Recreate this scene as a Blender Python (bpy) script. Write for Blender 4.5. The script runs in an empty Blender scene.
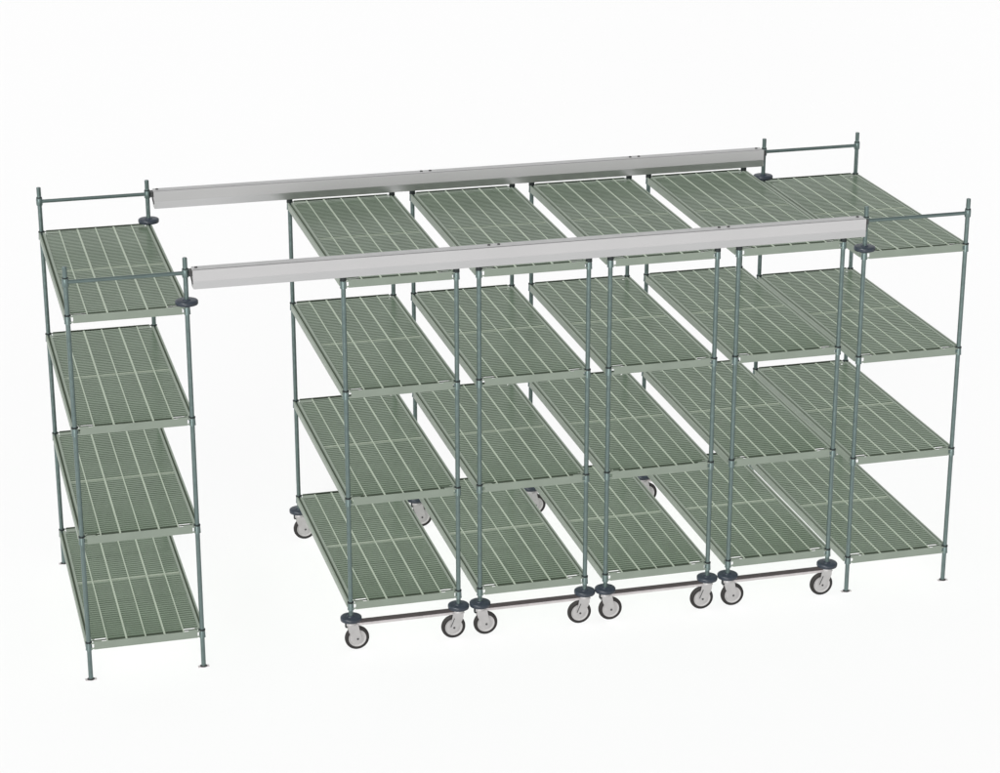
import bpy, bmesh, math, random
from mathutils import Vector, Matrix

scene = bpy.context.scene
C = scene.collection
random.seed(4)

# ------------------------------------------------------------------ units
# The layout is measured in "post units" (24 units between the posts of one
# unit, left to right); S turns a unit into metres.
S = 0.02403
D = 61.883                                   # post spacing, front to rear
W = 24.0                                     # post spacing, left to right
STAT = [81.555, 57.437, 33.248, 8.988]       # shelf heights, standing units
MOB = [84.426, 60.095, 35.841, 11.460]       # shelf heights, rolling units
X_RIGHT = 171.939
X_MOB = [56.361, 85.217, 113.983, 142.872]
FLOOR_Z = 0.28

# ------------------------------------------------------------------ camera
cam_data = bpy.data.cameras.new('camera')
cam = bpy.data.objects.new('camera', cam_data)
C.objects.link(cam)
cam.location = (-33.886 * S, -463.529 * S, 232.613 * S)
cam.rotation_euler = (math.pi / 2 - 0.3490, 0, -0.2607)
cam_data.sensor_width = 36
cam_data.sensor_fit = 'HORIZONTAL'
cam_data.lens = 2397.58 / 1000 * 36
cam_data.clip_start = 0.1
cam_data.clip_end = 2000
scene.camera = cam

# ------------------------------------------------------------------ light
world = bpy.data.worlds.new('World')
scene.world = world
world.use_nodes = True
bg = world.node_tree.nodes['Background']
bg.inputs['Color'].default_value = (1, 1, 1, 1)
bg.inputs['Strength'].default_value = 1.0
# world gradient shaped for sheen on the mats: white low all round, dim above
_nt = world.node_tree
_tc = _nt.nodes.new('ShaderNodeTexCoord')
_sp = _nt.nodes.new('ShaderNodeSeparateXYZ')
_rp = _nt.nodes.new('ShaderNodeValToRGB')
_nt.links.new(_tc.outputs['Generated'], _sp.inputs['Vector'])
_nt.links.new(_sp.outputs['Z'], _rp.inputs['Fac'])
_e = _rp.color_ramp.elements
_e[0].position, _e[0].color = 0.38, (0.85, 0.85, 0.85, 1)
_e[1].position, _e[1].color = 0.52, (0.05, 0.05, 0.05, 1)
_nt.links.new(_rp.outputs['Color'], bg.inputs['Color'])

kd = bpy.data.lights.new('key_light', 'SUN')
kd.energy = 3.85
kd.angle = math.radians(8)
kd.color = (1.0, 1.0, 1.0)
kd.use_shadow = False                        # the studio picture is lit without cast shadows
key = bpy.data.objects.new('key_light', kd)
C.objects.link(key)
key.location = (-3, -6, 14)
_el, _az = math.radians(59), math.radians(-155)      # from the front, well left of the camera
_from = Vector((math.cos(_el) * math.cos(_az), math.cos(_el) * math.sin(_az), math.sin(_el)))
key.rotation_euler = (-_from).to_track_quat('-Z', 'Y').to_euler()

fd = bpy.data.lights.new('front_fill_light', 'SUN')       # low fill lamp, added to put the streak along the posts
fd.energy = 1.35
fd.angle = math.radians(10)
front = bpy.data.objects.new('front_fill_light', fd)
C.objects.link(front)
front.location = (-2, -8, 2)
_el, _az = math.radians(2), math.radians(-114)
_from = Vector((math.cos(_el) * math.cos(_az), math.cos(_el) * math.sin(_az), math.sin(_el)))
front.rotation_euler = (-_from).to_track_quat('-Z', 'Y').to_euler()

scene.view_settings.view_transform = 'Standard'
scene.view_settings.look = 'None'
scene.view_settings.exposure = 0
scene.view_settings.gamma = 1
scene.view_settings.use_curve_mapping = False
scene.render.engine = 'CYCLES'
scene.render.resolution_x = 1024
scene.render.resolution_y = 792

# ------------------------------------------------------------------ materials
def mat(name, col, rough=0.5, metal=0.0, spec=0.5, vary=0.06, scale=30.0, bump=0.0, bscale=200.0):
    m = bpy.data.materials.new(name)
    m.use_nodes = True
    nt = m.node_tree
    b = nt.nodes['Principled BSDF']
    b.inputs['Roughness'].default_value = rough
    b.inputs['Metallic'].default_value = metal
    b.inputs['Specular IOR Level'].default_value = spec
    tc = nt.nodes.new('ShaderNodeTexCoord')
    nz = nt.nodes.new('ShaderNodeTexNoise')
    nz.inputs['Scale'].default_value = scale
    nz.inputs['Detail'].default_value = 4
    nt.links.new(tc.outputs['Object'], nz.inputs['Vector'])
    rp = nt.nodes.new('ShaderNodeValToRGB')
    rp.color_ramp.elements[0].position = 0.3
    rp.color_ramp.elements[1].position = 0.7
    rp.color_ramp.elements[0].color = tuple(c * (1 - vary) for c in col) + (1,)
    rp.color_ramp.elements[1].color = tuple(min(1, c * (1 + vary)) for c in col) + (1,)
    nt.links.new(nz.outputs['Fac'], rp.inputs['Fac'])
    nt.links.new(rp.outputs['Color'], b.inputs['Base Color'])
    if bump:
        n2 = nt.nodes.new('ShaderNodeTexNoise')
        n2.inputs['Scale'].default_value = bscale
        nt.links.new(tc.outputs['Object'], n2.inputs['Vector'])
        bp = nt.nodes.new('ShaderNodeBump')
        bp.inputs['Strength'].default_value = bump
        bp.inputs['Distance'].default_value = 0.002
        nt.links.new(n2.outputs['Fac'], bp.inputs['Height'])
        nt.links.new(bp.outputs['Normal'], b.inputs['Normal'])
    return m

M = dict(
    floor=mat('floor_white', (0.77, 0.77, 0.77), 0.9, spec=0.0, vary=0.0),
    mat=mat('mat_sage_polymer', (0.138, 0.181, 0.131), 0.24, spec=0.5, vary=0.07, scale=6),
    rib=mat('rib_pale_polymer', (0.33, 0.38, 0.305), 0.40, spec=0.35, vary=0.05, scale=8),
    frame=mat('frame_pale_sage', (0.214, 0.250, 0.206), 0.45, spec=0.35, vary=0.05, scale=8),
    post=mat('post_green_epoxy', (0.128, 0.172, 0.165), 0.36, metal=0.6, spec=0.4, vary=0.08, scale=14),
    ring=mat('ring_black_plastic', (0.015, 0.02, 0.02), 0.5, spec=0.3, vary=0.1),
    bumper=mat('bumper_navy_rubber', (0.028, 0.036, 0.048), 0.38, spec=0.4, vary=0.12, scale=40),
    tyre=mat('tyre_dark_rubber', (0.026, 0.024, 0.023), 0.65, spec=0.25, vary=0.1),
    zinc=mat('caster_zinc', (0.40, 0.39, 0.385), 0.4, metal=0.2, spec=0.4, vary=0.06, scale=25),
    wheel=mat('wheel_grey_polymer', (0.40, 0.39, 0.385), 0.5, spec=0.3, vary=0.05, scale=25),
    bar_dark=mat('bar_dark_bumper', (0.050, 0.043, 0.042), 0.55, spec=0.3, vary=0.1),
    steel=mat('steel_pale', (0.52, 0.49, 0.49), 0.35, metal=0.3, spec=0.4, vary=0.05),
    beam=mat('beam_grey_anodised', (0.455, 0.45, 0.45), 0.45, metal=0.0, spec=0.3, vary=0.02, scale=3),
    strip=mat('beam_polished_aluminium', (0.55, 0.55, 0.55), 0.28, metal=1.0, vary=0.02, scale=3),
    groove=mat('beam_groove_grey', (0.36, 0.36, 0.36), 0.5, spec=0.3, vary=0.05),
    gap_shade=mat('gap_shade_dark_green', (0.045, 0.058, 0.040), 0.6, spec=0.2, vary=0.1),  # dark colour painted in for shade in shelf gaps and rail grooves
    channel=mat('beam_groove_shade', (0.14, 0.14, 0.14), 0.5, spec=0.3, vary=0.05),  # shade of the beam's top groove, put into its colour
    bolt=mat('bolt_dark_steel', (0.06, 0.06, 0.06), 0.45, metal=0.4, vary=0.1),
)

# ------------------------------------------------------------------ mesh helpers (all in post units)
class MB:
    """Collects shapes and links them as ONE mesh object."""
    def __init__(self):
        self.bm = bmesh.new()
    def _mi(self, faces, mi):
        for f in faces:
            f.material_index = mi
    def box(self, x0, x1, y0, y1, z0, z1, mi=0):
        r = bmesh.ops.create_cube(self.bm, size=1)
        vs = r['verts']
        for v in vs:
            v.co = Vector(((x0 + x1) / 2 + v.co.x * (x1 - x0), (y0 + y1) / 2 + v.co.y * (y1 - y0), (z0 + z1) / 2 + v.co.z * (z1 - z0)))
        self._mi({f for v in vs for f in v.link_faces}, mi)
        return self
    def bar(self, a, b, w, h, mi=0):
        """a box of section w (sideways) x h (up) running from a to b"""
        a, b = Vector(a), Vector(b)
        d = (b - a).normalized()
        up = Vector((0, 0, 1)) if abs(d.z) < 0.95 else Vector((0, 1, 0))
        s = d.cross(up).normalized()
        u = s.cross(d)
        vs = []
        for p in (a, b):
            for i, j in ((-1, -1), (1, -1), (1, 1), (-1, 1)):
                vs.append(self.bm.verts.new(p + s * (w / 2 * i) + u * (h / 2 * j)))
        fs = [self.bm.faces.new([vs[i] for i in q]) for q in ((3, 2, 1, 0), (4, 5, 6, 7), (0, 1, 5, 4), (1, 2, 6, 5), (2, 3, 7, 6), (3, 0, 4, 7))]
        self._mi(fs, mi)
        return self
    def lathe(self, prof, cx=0, cy=0, n=24, mi=0, axis='Z', cz=0, smooth=True, closed=False):
        """prof = [(radius, height), ...] turned about an axis through (cx, cy, cz)"""
        rings = []
        for r, h in prof:
            ring = []
            for k in range(n):
                a = 2 * math.pi * k / n
                if axis == 'Z':
                    p = (cx + r * math.cos(a), cy + r * math.sin(a), cz + h)
                elif axis == 'Y':
                    p = (cx + r * math.cos(a), cy + h, cz + r * math.sin(a))
                else:
                    p = (cx + h, cy + r * math.cos(a), cz + r * math.sin(a))
                ring.append(self.bm.verts.new(p))
            rings.append(ring)
        fs = []
        pairs = list(zip(rings, rings[1:])) + ([(rings[-1], rings[0])] if closed else [])
        for ra, rb in pairs:
            for k in range(n):
                f = self.bm.faces.new((ra[k], ra[(k + 1) % n], rb[(k + 1) % n], rb[k]))
                f.smooth = smooth
                fs.append(f)
        if not closed:
            fs.append(self.bm.faces.new(list(reversed(rings[0]))))
            fs.append(self.bm.faces.new(rings[-1]))
        self._mi(fs, mi)
        return self
    def prism(self, pts, y0, y1, mi=0):
        """an outline in x-z given thickness from y0 to y1"""
        a = [self.bm.verts.new((x, y0, z)) for x, z in pts]
        b = [self.bm.verts.new((x, y1, z)) for x, z in pts]
        n = len(pts)
        fs = [self.bm.faces.new(a), self.bm.faces.new(list(reversed(b)))]
        for k in range(n):
            fs.append(self.bm.faces.new((a[k], b[k], b[(k + 1) % n], a[(k + 1) % n])))
        self._mi(fs, mi)
        return self
    def mesh(self, name, mats):
        bmesh.ops.recalc_face_normals(self.bm, faces=self.bm.faces)
        for v in self.bm.verts:
            v.co *= S
        me = bpy.data.meshes.new(name)
        self.bm.to_mesh(me)
        self.bm.free()
        for m in mats:
            me.materials.append(m)
        # keep hard edges hard on the turned shapes
        try:
            me.set_sharp_from_angle(angle=math.radians(40))
        except Exception:
            pass
        return me

def add(name, me, parent=None, loc=(0, 0, 0)):
    o = bpy.data.objects.new(name, me)
    C.objects.link(o)
    o.location = Vector(loc) * S
    if parent:
        o.parent = parent
    return o

def thing(name, label, cat, loc=(0, 0, 0), group=None):
    o = bpy.data.objects.new(name, None)
    C.objects.link(o)
    o.location = Vector(loc) * S
    o.empty_display_size = 0.2
    o['label'] = label
    o['category'] = cat
    if group:
        o['group'] = group
    return o

def copy_tree(o, parent=None):
    kids = [c for c in list(o.children)]
    c = o.copy()
    C.objects.link(c)
    if parent:
        c.parent = parent
    for k in kids:
        copy_tree(k, c)
    return c

# ------------------------------------------------------------------ the floor
fl = MB()
v = [fl.bm.verts.new(p) for p in ((-12000, -12000, 0), (12000, -12000, 0), (12000, 12000, 0), (-12000, 12000, 0))]
fl.bm.faces.new(v)
floor = add('floor', fl.mesh('floor', [M['floor']]), None, (0, 0, FLOOR_Z))
floor['kind'] = 'structure'

# ------------------------------------------------------------------ shelf: frame > mats, collars
RIBS = [(12 + 4.03 * k, 0.38 if abs(k) == 1 else 0.26) for k in (-2, -1, 0, 1, 2)]

def frame_mesh():
    m = MB()
    e = 0.62                                  # outer face of the frame outside the post line
    # end lips, front and rear: a deep face with a thin turned-in top edge
    for y0, sg in ((-e, 1), (D + e, -1)):
        a, b = sorted((y0, y0 + sg * 0.22))
        m.box(1.05, W - 1.05, a, b, -1.50, 0.10)
        a, b = sorted((y0 + sg * 0.22, y0 + sg * 0.40))
        m.box(1.05, W - 1.05, a, b, -0.02, 0.06)
        a, b = sorted((y0 + sg * 0.22, y0 + sg * 1.05))
        m.box(1.05, W - 1.05, a, b, -1.50, -1.38)         # foot of the channel
    # side rails: outer bead, sunk groove, inner wall
    for x0, sg in ((-e, 1), (W + e, -1)):
        a, b = sorted((x0, x0 + sg * 0.34))
        m.box(a, b, 1.05, D - 1.05, -1.50, -0.04)
        a, b = sorted((x0 + sg * 0.34, x0 + sg * 0.82))
        m.box(a, b, 1.05, D - 1.05, -0.62, -0.45, 1)  # groove floor coloured dark for its shade
        a, b = sorted((x0 + sg * 0.82, x0 + sg * 1.30))
        m.box(a, b, 0.9, D - 0.9, -0.95, 0.06)
    # corner links to the collars and corner gussets
    for x0, sx in ((0, 1), (W, -1)):
        for y0, sy in ((0, 1), (D, -1)):
            for z in (-0.12, -1.30):
                m.bar((x0 + sx * 0.45, y0 - sy * 0.40, z), (x0 + sx * 1.1, y0 - sy * 0.48, z), 0.24, 0.22)
                m.bar((x0 - sx * 0.40, y0 + sy * 0.45, z), (x0 - sx * 0.45, y0 + sy * 1.1, z), 0.24, 0.22)
            g0, g1 = (0.62, 1.00) if y0 == 0 else (0.95, 1.55)
            m.box(*sorted((x0 + sx * 0.95, x0 + sx * 3.85)), *sorted((y0 + sy * g0, y0 + sy * g1)), -0.18, -0.06, 1 if y0 == 0 else 0)  # front gussets take the dark gap colour
            m.box(*sorted((x0 + sx * 0.95, x0 + sx * (2.8 if y0 == 0 else 3.85))), *sorted((y0 - sy * 0.30, y0 + sy * g0)), -0.20, -0.08)
            m.bar((x0 + sx * 0.35, y0 + sy * 0.35, -0.22), (x0 + sx * 1.3, y0 + sy * 1.9, -0.22), 0.3, 0.12)
    # dark strips standing in for shade between each end lip and the mats
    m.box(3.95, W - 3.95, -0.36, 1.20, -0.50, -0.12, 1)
    m.box(1.05, W - 1.05, D + 0.22, D + 0.66, -0.30, 0.12, 1)  # rear strip darkens the lip top as well
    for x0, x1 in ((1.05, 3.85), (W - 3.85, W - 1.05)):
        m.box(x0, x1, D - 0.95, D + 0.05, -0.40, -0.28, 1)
    # two cross members under the mats
    for y in (D * 0.30, D * 0.70):
        m.box(0.7, W - 0.7, y - 0.35, y + 0.35, -1.25, -0.62)
    return m.mesh('shelf_frame', [M['frame'], M['gap_shade']])

def mat_mesh(front):
    """half of the slatted deck: lengthwise ribs and cross slats with open slots"""
    m = MB()
    n = 28
    y_end, y_mid = (1.08 if front else 0.35), D / 2 - 0.03
    pitch = (y_mid - 0.45 - y_end) / n
    f = (lambda y: y) if front else (lambda y: D - y)
    def bx(x0, x1, y0, y1, z0, z1, mi=0):
        a, b = sorted((f(y0), f(y1)))
        m.box(x0, x1, a, b, z0, z1, mi)
    xi, xo = 0.72, W - 0.72
    for k in range(n):
        y = y_end + k * pitch
        x0, x1 = xi, xo
        if y < 1.9:                           # the corners are cut away for the posts
            x0, x1 = RIBS[0][0], RIBS[-1][0]
        bx(x0, x1, y, y + pitch * 0.56, -0.38, 0.0)
    bx(xi, xo, y_mid - 0.15, y_mid, -0.5, 0.05, 1)       # edge where the two halves meet
    for x, w in RIBS:
        bx(x - w / 2, x + w / 2, -0.20, y_mid - 0.15, -0.6, 0.045, 1)
    return m.mesh('shelf_mat', [M['mat'], M['rib']])

def collar_mesh():
    m = MB()
    m.lathe([(0.60, 0.02), (0.64, -0.12), (0.70, -1.50), (0.73, -1.66), (0.58, -1.70)][::-1], n=20)
    m.lathe([(0.60, -0.10), (0.70, -0.10), (0.70, 0.16), (0.56, 0.24)], n=20, mi=1)
    return m.mesh('corner_collar', [M['post'], M['ring']])

ME_FRAME, ME_COLLAR = frame_mesh(), collar_mesh()
ME_MAT_F, ME_MAT_R = mat_mesh(True), mat_mesh(False)

def shelf(parent, z):
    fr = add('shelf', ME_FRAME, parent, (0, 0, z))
    add('shelf_mat', ME_MAT_F, fr)
    add('shelf_mat', ME_MAT_R, fr)
    for x in (0, W):
        for y in (0, D):
            add('corner_collar', ME_COLLAR, fr, (x, y, 0))
    return fr

# ------------------------------------------------------------------ posts and their fittings
def post_mesh(z0, z1):
    m = MB()
    prof = [(0.40, z0), (0.49, z0 + 0.08)]
    z = math.ceil(z0 + 0.5)
    while z < z1 - 0.4:                       # the ring grooves of an adjustable post
        prof += [(0.49, z - 0.06), (0.484, z), (0.49, z + 0.06)]
        z += 2
    prof += [(0.49, z1 - 0.08), (0.40, z1)]
    m.lathe(prof, n=20)
    return m.mesh('post', [M['post']])

def disc_mesh():
    m = MB()
    r = 2.34
    m.lathe([(r - 0.35, -0.50), (r - 0.06, -0.42), (r, -0.26), (r, 0.22), (r - 0.10, 0.36), (r - 0.40, 0.45), (0.95, 0.48), (0.80, 0.62), (0.52, 0.64)], n=48)
    return m.mesh('bumper_disc', [M['bumper']])

def foot_mesh():
    m = MB()
    h = 0.0
    m.lathe([(0.42, 0.14), (0.42, 0.42), (0.30, 0.46), (0.30, 0.75)], n=16)
    m.box(-1.20, 1.20, -0.45, 0.45, h, 0.13, 1)
    m.lathe([(0.80, 0.13), (0.78, 0.24), (0.50, 0.34)], n=16)
    return m.mesh('foot_plate', [M['bolt'], M['steel']])

def sleeve_mesh():
    m = MB()
    m.lathe([(0.52, -0.98), (0.62, -0.92), (0.70, -0.62), (0.70, 0.62), (0.62, 0.80), (0.52, 0.84)], n=20)
    m.lathe([(0.55, 0.80), (0.64, 0.80), (0.64, 0.96), (0.55, 1.0)], n=20, mi=1)
    return m.mesh('rail_sleeve', [M['post'], M['ring']])

def rail_mesh():
    m = MB()
    m.lathe([(0.40, 0.5), (0.40, W - 0.5)], n=16, axis='X')
    return m.mesh('top_rail', [M['post']])

ME_POST_S = post_mesh(0.6, 91.85)
ME_POST_M = post_mesh(7.6, 84.9)
ME_DISC, ME_FOOT, ME_SLEEVE, ME_RAIL = disc_mesh(), foot_mesh(), sleeve_mesh(), rail_mesh()
RAIL_Z = 88.62

def standing_unit(label, x, disc_x):
    t = thing('shelving_unit', label, 'shelving unit', (x, 0, 0), 'standing end shelving units')
    for px in (0, W):
        for py in (0, D):
            p = add('post', ME_POST_S, t, (px, py, 0))
            add('foot_plate', ME_FOOT, p, (0, 0, FLOOR_Z))
            add('rail_sleeve', ME_SLEEVE, p, (0, 0, RAIL_Z))
            if px == disc_x:
                add('bumper_disc', ME_DISC, p, (0, 0, 82.47))
    for py in (0, D):
        add('top_rail', ME_RAIL, t, (0, py, RAIL_Z))
    for z in STAT:
        shelf(t, z)
    return t

standing_unit('four-tier sage green shelving unit on footed posts, standing apart across the open aisle', 0, W)
standing_unit('four-tier sage green shelving unit on footed posts, close against the row of rolling units', X_RIGHT, 0)

# ------------------------------------------------------------------ casters
WZ, WR = 3.00, 2.70
def fork_mesh(sg):
    m = MB()
    ax = sg * 1.22
    m.lathe([(1.25, 6.30), (1.30, 6.55), (1.15, 6.95), (0.55, 7.05), (0.55, 7.4)], n=24)
    for y0, y1 in ((-0.95, -0.80), (0.80, 0.95)):
        pts = [(-0.92, 6.45), (1.42, 6.45), (1.55, 5.6), (1.22 + 0.85, WZ + 0.2), (1.22 + 0.55, WZ - 0.55), (1.22, WZ - 0.80), (1.22 - 0.55, WZ - 0.55), (1.22 - 0.95, WZ + 0.25), (-0.62, 4.6), (-0.90, 5.5)]
        m.prism([(sg * x, z) for x, z in pts], y0, y1)
    m.box(-1.15, 1.15, -0.80, 0.80, 6.2, 6.45)
    return m.mesh('caster', [M['zinc']])

def tyre_mesh(sg):
    m = MB()
    r, ri, h = WR, WR - 0.74, 0.60
    prof = [(ri, -h + 0.04), (ri + 0.28, -h), (r - 0.22, -h + 0.06), (r - 0.04, -h + 0.26), (r, -0.1), (r, 0.1), (r - 0.04, h - 0.26), (r - 0.22, h - 0.06), (ri + 0.28, h), (ri, h - 0.04)]
    m.lathe(prof, cx=sg * 1.22, cz=WZ, n=48, axis='Y', closed=True)
    return m.mesh('tyre', [M['tyre']])

def wheel_mesh(sg):
    m = MB()
    ri = WR - 0.72
    prof = [(0.35, -0.72), (0.62, -0.72), (0.66, -0.56), (ri - 0.35, -0.44), (ri - 0.22, -0.54), (ri, -0.54), (ri + 0.02, 0), (ri, 0.54), (ri - 0.22, 0.54), (ri - 0.35, 0.44), (0.66, 0.56), (0.62, 0.72), (0.35, 0.72)]
    m.lathe(prof, cx=sg * 1.22, cz=WZ, n=40, axis='Y')
    return m.mesh('wheel', [M['wheel']])

def bolt_mesh(sg):
    m = MB()
    m.lathe([(0.20, -1.10), (0.24, -1.04), (0.24, 1.04), (0.20, 1.10)], cx=sg * 1.22, cz=WZ, n=10, axis='Y')
    return m.mesh('axle_bolt', [M['bolt']])

def brake_and_arm_shade_mesh(sg):
    m = MB()
    if sg > 0:
        m.box(-1.35, -0.98, -0.55, 0.30, 5.75, 6.75)
    else:
        m.bar((sg * 1.14, -1.0, WZ + 2.3), (sg * 1.98, -1.0, WZ + 0.25), 0.17, 0.10)  # thin dark bar standing in for hub shading beside the fork arm
    m.box(*sorted((-sg * 0.95, sg * 1.75)), -0.5, 0.5, 5.78, 6.15)
    return m.mesh('brake_and_arm_shade', [M['ring']])

CAST = {sg: [fn(sg) for fn in (fork_mesh, wheel_mesh, tyre_mesh, bolt_mesh, brake_and_arm_shade_mesh)] for sg in (1, -1)}

def tie_bar_mesh():
    m = MB()
    m.box(0.9, W - 0.9, -0.46, 0.34, 6.42, 6.62)           # pale steel channel
    m.box(0.9, W - 0.9, -0.62, 0.34, 6.05, 6.42)
    m.box(0.9, W - 0.9, -0.56, -0.10, 6.62, 7.42, 1)       # dark cushion on it
    return m.mesh('tie_bar', [M['steel'], M['bar_dark']])

def hanger_mesh():
    m = MB()
    m.lathe([(0.55, 0.12), (0.68, 0.14), (0.68, 0.75), (0.45, 0.80), (0.45, 1.15)], n=20)
    m.box(-0.72, 0.72, -0.3, 0.3, 0.85, 1.10)
    return m.mesh('track_roller', [M['ring']])
ME_BAR, ME_HANG = tie_bar_mesh(), hanger_mesh()

MOB_LABELS = [
    'first rolling shelving unit from the left, casters under it, bordering the open aisle',
    'second rolling shelving unit from the open aisle, on casters',
    'third rolling shelving unit from the open aisle, on casters',
    'fourth rolling shelving unit from the open aisle, on casters beside the right footed unit']

def rolling_unit():
    t = thing('rolling_shelving_unit', MOB_LABELS[0], 'shelving unit', (X_MOB[0], 0, 0), 'rolling shelving units on casters')
    for px, sg in ((0, 1), (W, -1)):
        for py in (0, D):
            p = add('post', ME_POST_M, t, (px, py, 0))
            add('bumper_disc', ME_DISC, p, (0, 0, 7.76))
            add('track_roller', ME_HANG, p, (0, 0, MOB[0]))
            fk = add('caster', CAST[sg][0], t, (px, py, 0))
            for nm, me in zip(('wheel', 'tyre', 'axle_bolt', 'brake_and_arm_shade'), CAST[sg][1:]):
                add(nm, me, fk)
    for py in (0, D):
        add('tie_bar', ME_BAR, t, (0, py, 0))
    for z in MOB:
        shelf(t, z)
    return t

first = rolling_unit()
for i in (1, 2, 3):
    c = copy_tree(first)
    c.location = Vector((X_MOB[i], 0, 0)) * S
    c['label'] = MOB_LABELS[i]

# ------------------------------------------------------------------ overhead track beams
BX0, BX1 = 25.42, 171.30
BZ0, BZM, BZ1 = 85.42, 87.05, 89.42
def beam_mesh():
    m = MB()
    prof = [(-1.46, BZM), (1.46, BZM), (1.50, BZ1), (-0.72, BZ1), (-0.72, BZ1 - 0.10), (-1.28, BZ1 - 0.10), (-1.28, BZ1 - 0.02), (-1.42, BZ1 - 0.02)]
    a = [m.bm.verts.new((BX0, y, z)) for y, z in prof]      # the section, drawn out along the row
    b = [m.bm.verts.new((BX1, y, z)) for y, z in prof]
    n = len(prof)
    for k in range(n):
        f = m.bm.faces.new((a[k], b[k], b[(k + 1) % n], a[(k + 1) % n]))
        if k in (2, 4):
            f.material_index = 1 if k == 2 else 2
    m.bm.faces.new(a)
    m.bm.faces.new(list(reversed(b)))
    return m.mesh('track_beam', [M['beam'], M['groove'], M['channel']])
def strip_mesh():
    m = MB()
    for sg in (1, -1):
        m.box(BX0, BX1, *sorted((sg * 1.20, sg * 1.40)), BZ0, BZM)
    m.box(BX0, BX1, -1.20, 1.20, BZM - 0.25, BZM)
    return m.mesh('lower_strip', [M['strip']])
def cap_mesh(x, sg):
    m = MB()
    m.box(*sorted((x, x + sg * 0.10)), -1.36, 1.36, BZ0 + 0.05, BZ1 - 0.1)
    m.bar((x + sg * 0.55, -0.85, RAIL_Z + 0.3), (x + sg * 0.15, -1.0, RAIL_Z - 2.2), 0.3, 0.3, 1)
    m.box(*sorted((x, x + sg * 0.82)), -0.95, 0.95, RAIL_Z - 0.55, RAIL_Z + 0.6, 1)
    return m.mesh('end_bracket', [M['beam'], M['bolt']])
def screw_mesh(x):
    m = MB()
    m.lathe([(0.34, 0.0), (0.34, 0.16), (0.24, 0.24)], cx=x, cy=0.45, cz=BZ1, n=12)
    return m.mesh('screw', [M['bolt']])
ME_BEAM, ME_STRIP = beam_mesh(), strip_mesh()
ME_CAPS = [cap_mesh(BX0, -1), cap_mesh(BX1, 1)]
ME_SCREWS = [screw_mesh(x) for x in (26.25, 87.5, 89.6, 138.3, 140.42, 170.07)]
for y, label in ((0, 'long grey overhead track across the front posts, its face evenly pale'),
                 (D, 'long grey overhead track across the rear posts, lower half of its face darker')):
    t = thing('overhead_track', label, 'track', (0, y, 0), 'overhead tracks')
    b = add('beam_body', ME_BEAM, t)
    add('lower_strip', ME_STRIP, t)
    for me in ME_CAPS:
        add('end_bracket', me, t)
    for me in ME_SCREWS:
        add('screw', me, t)
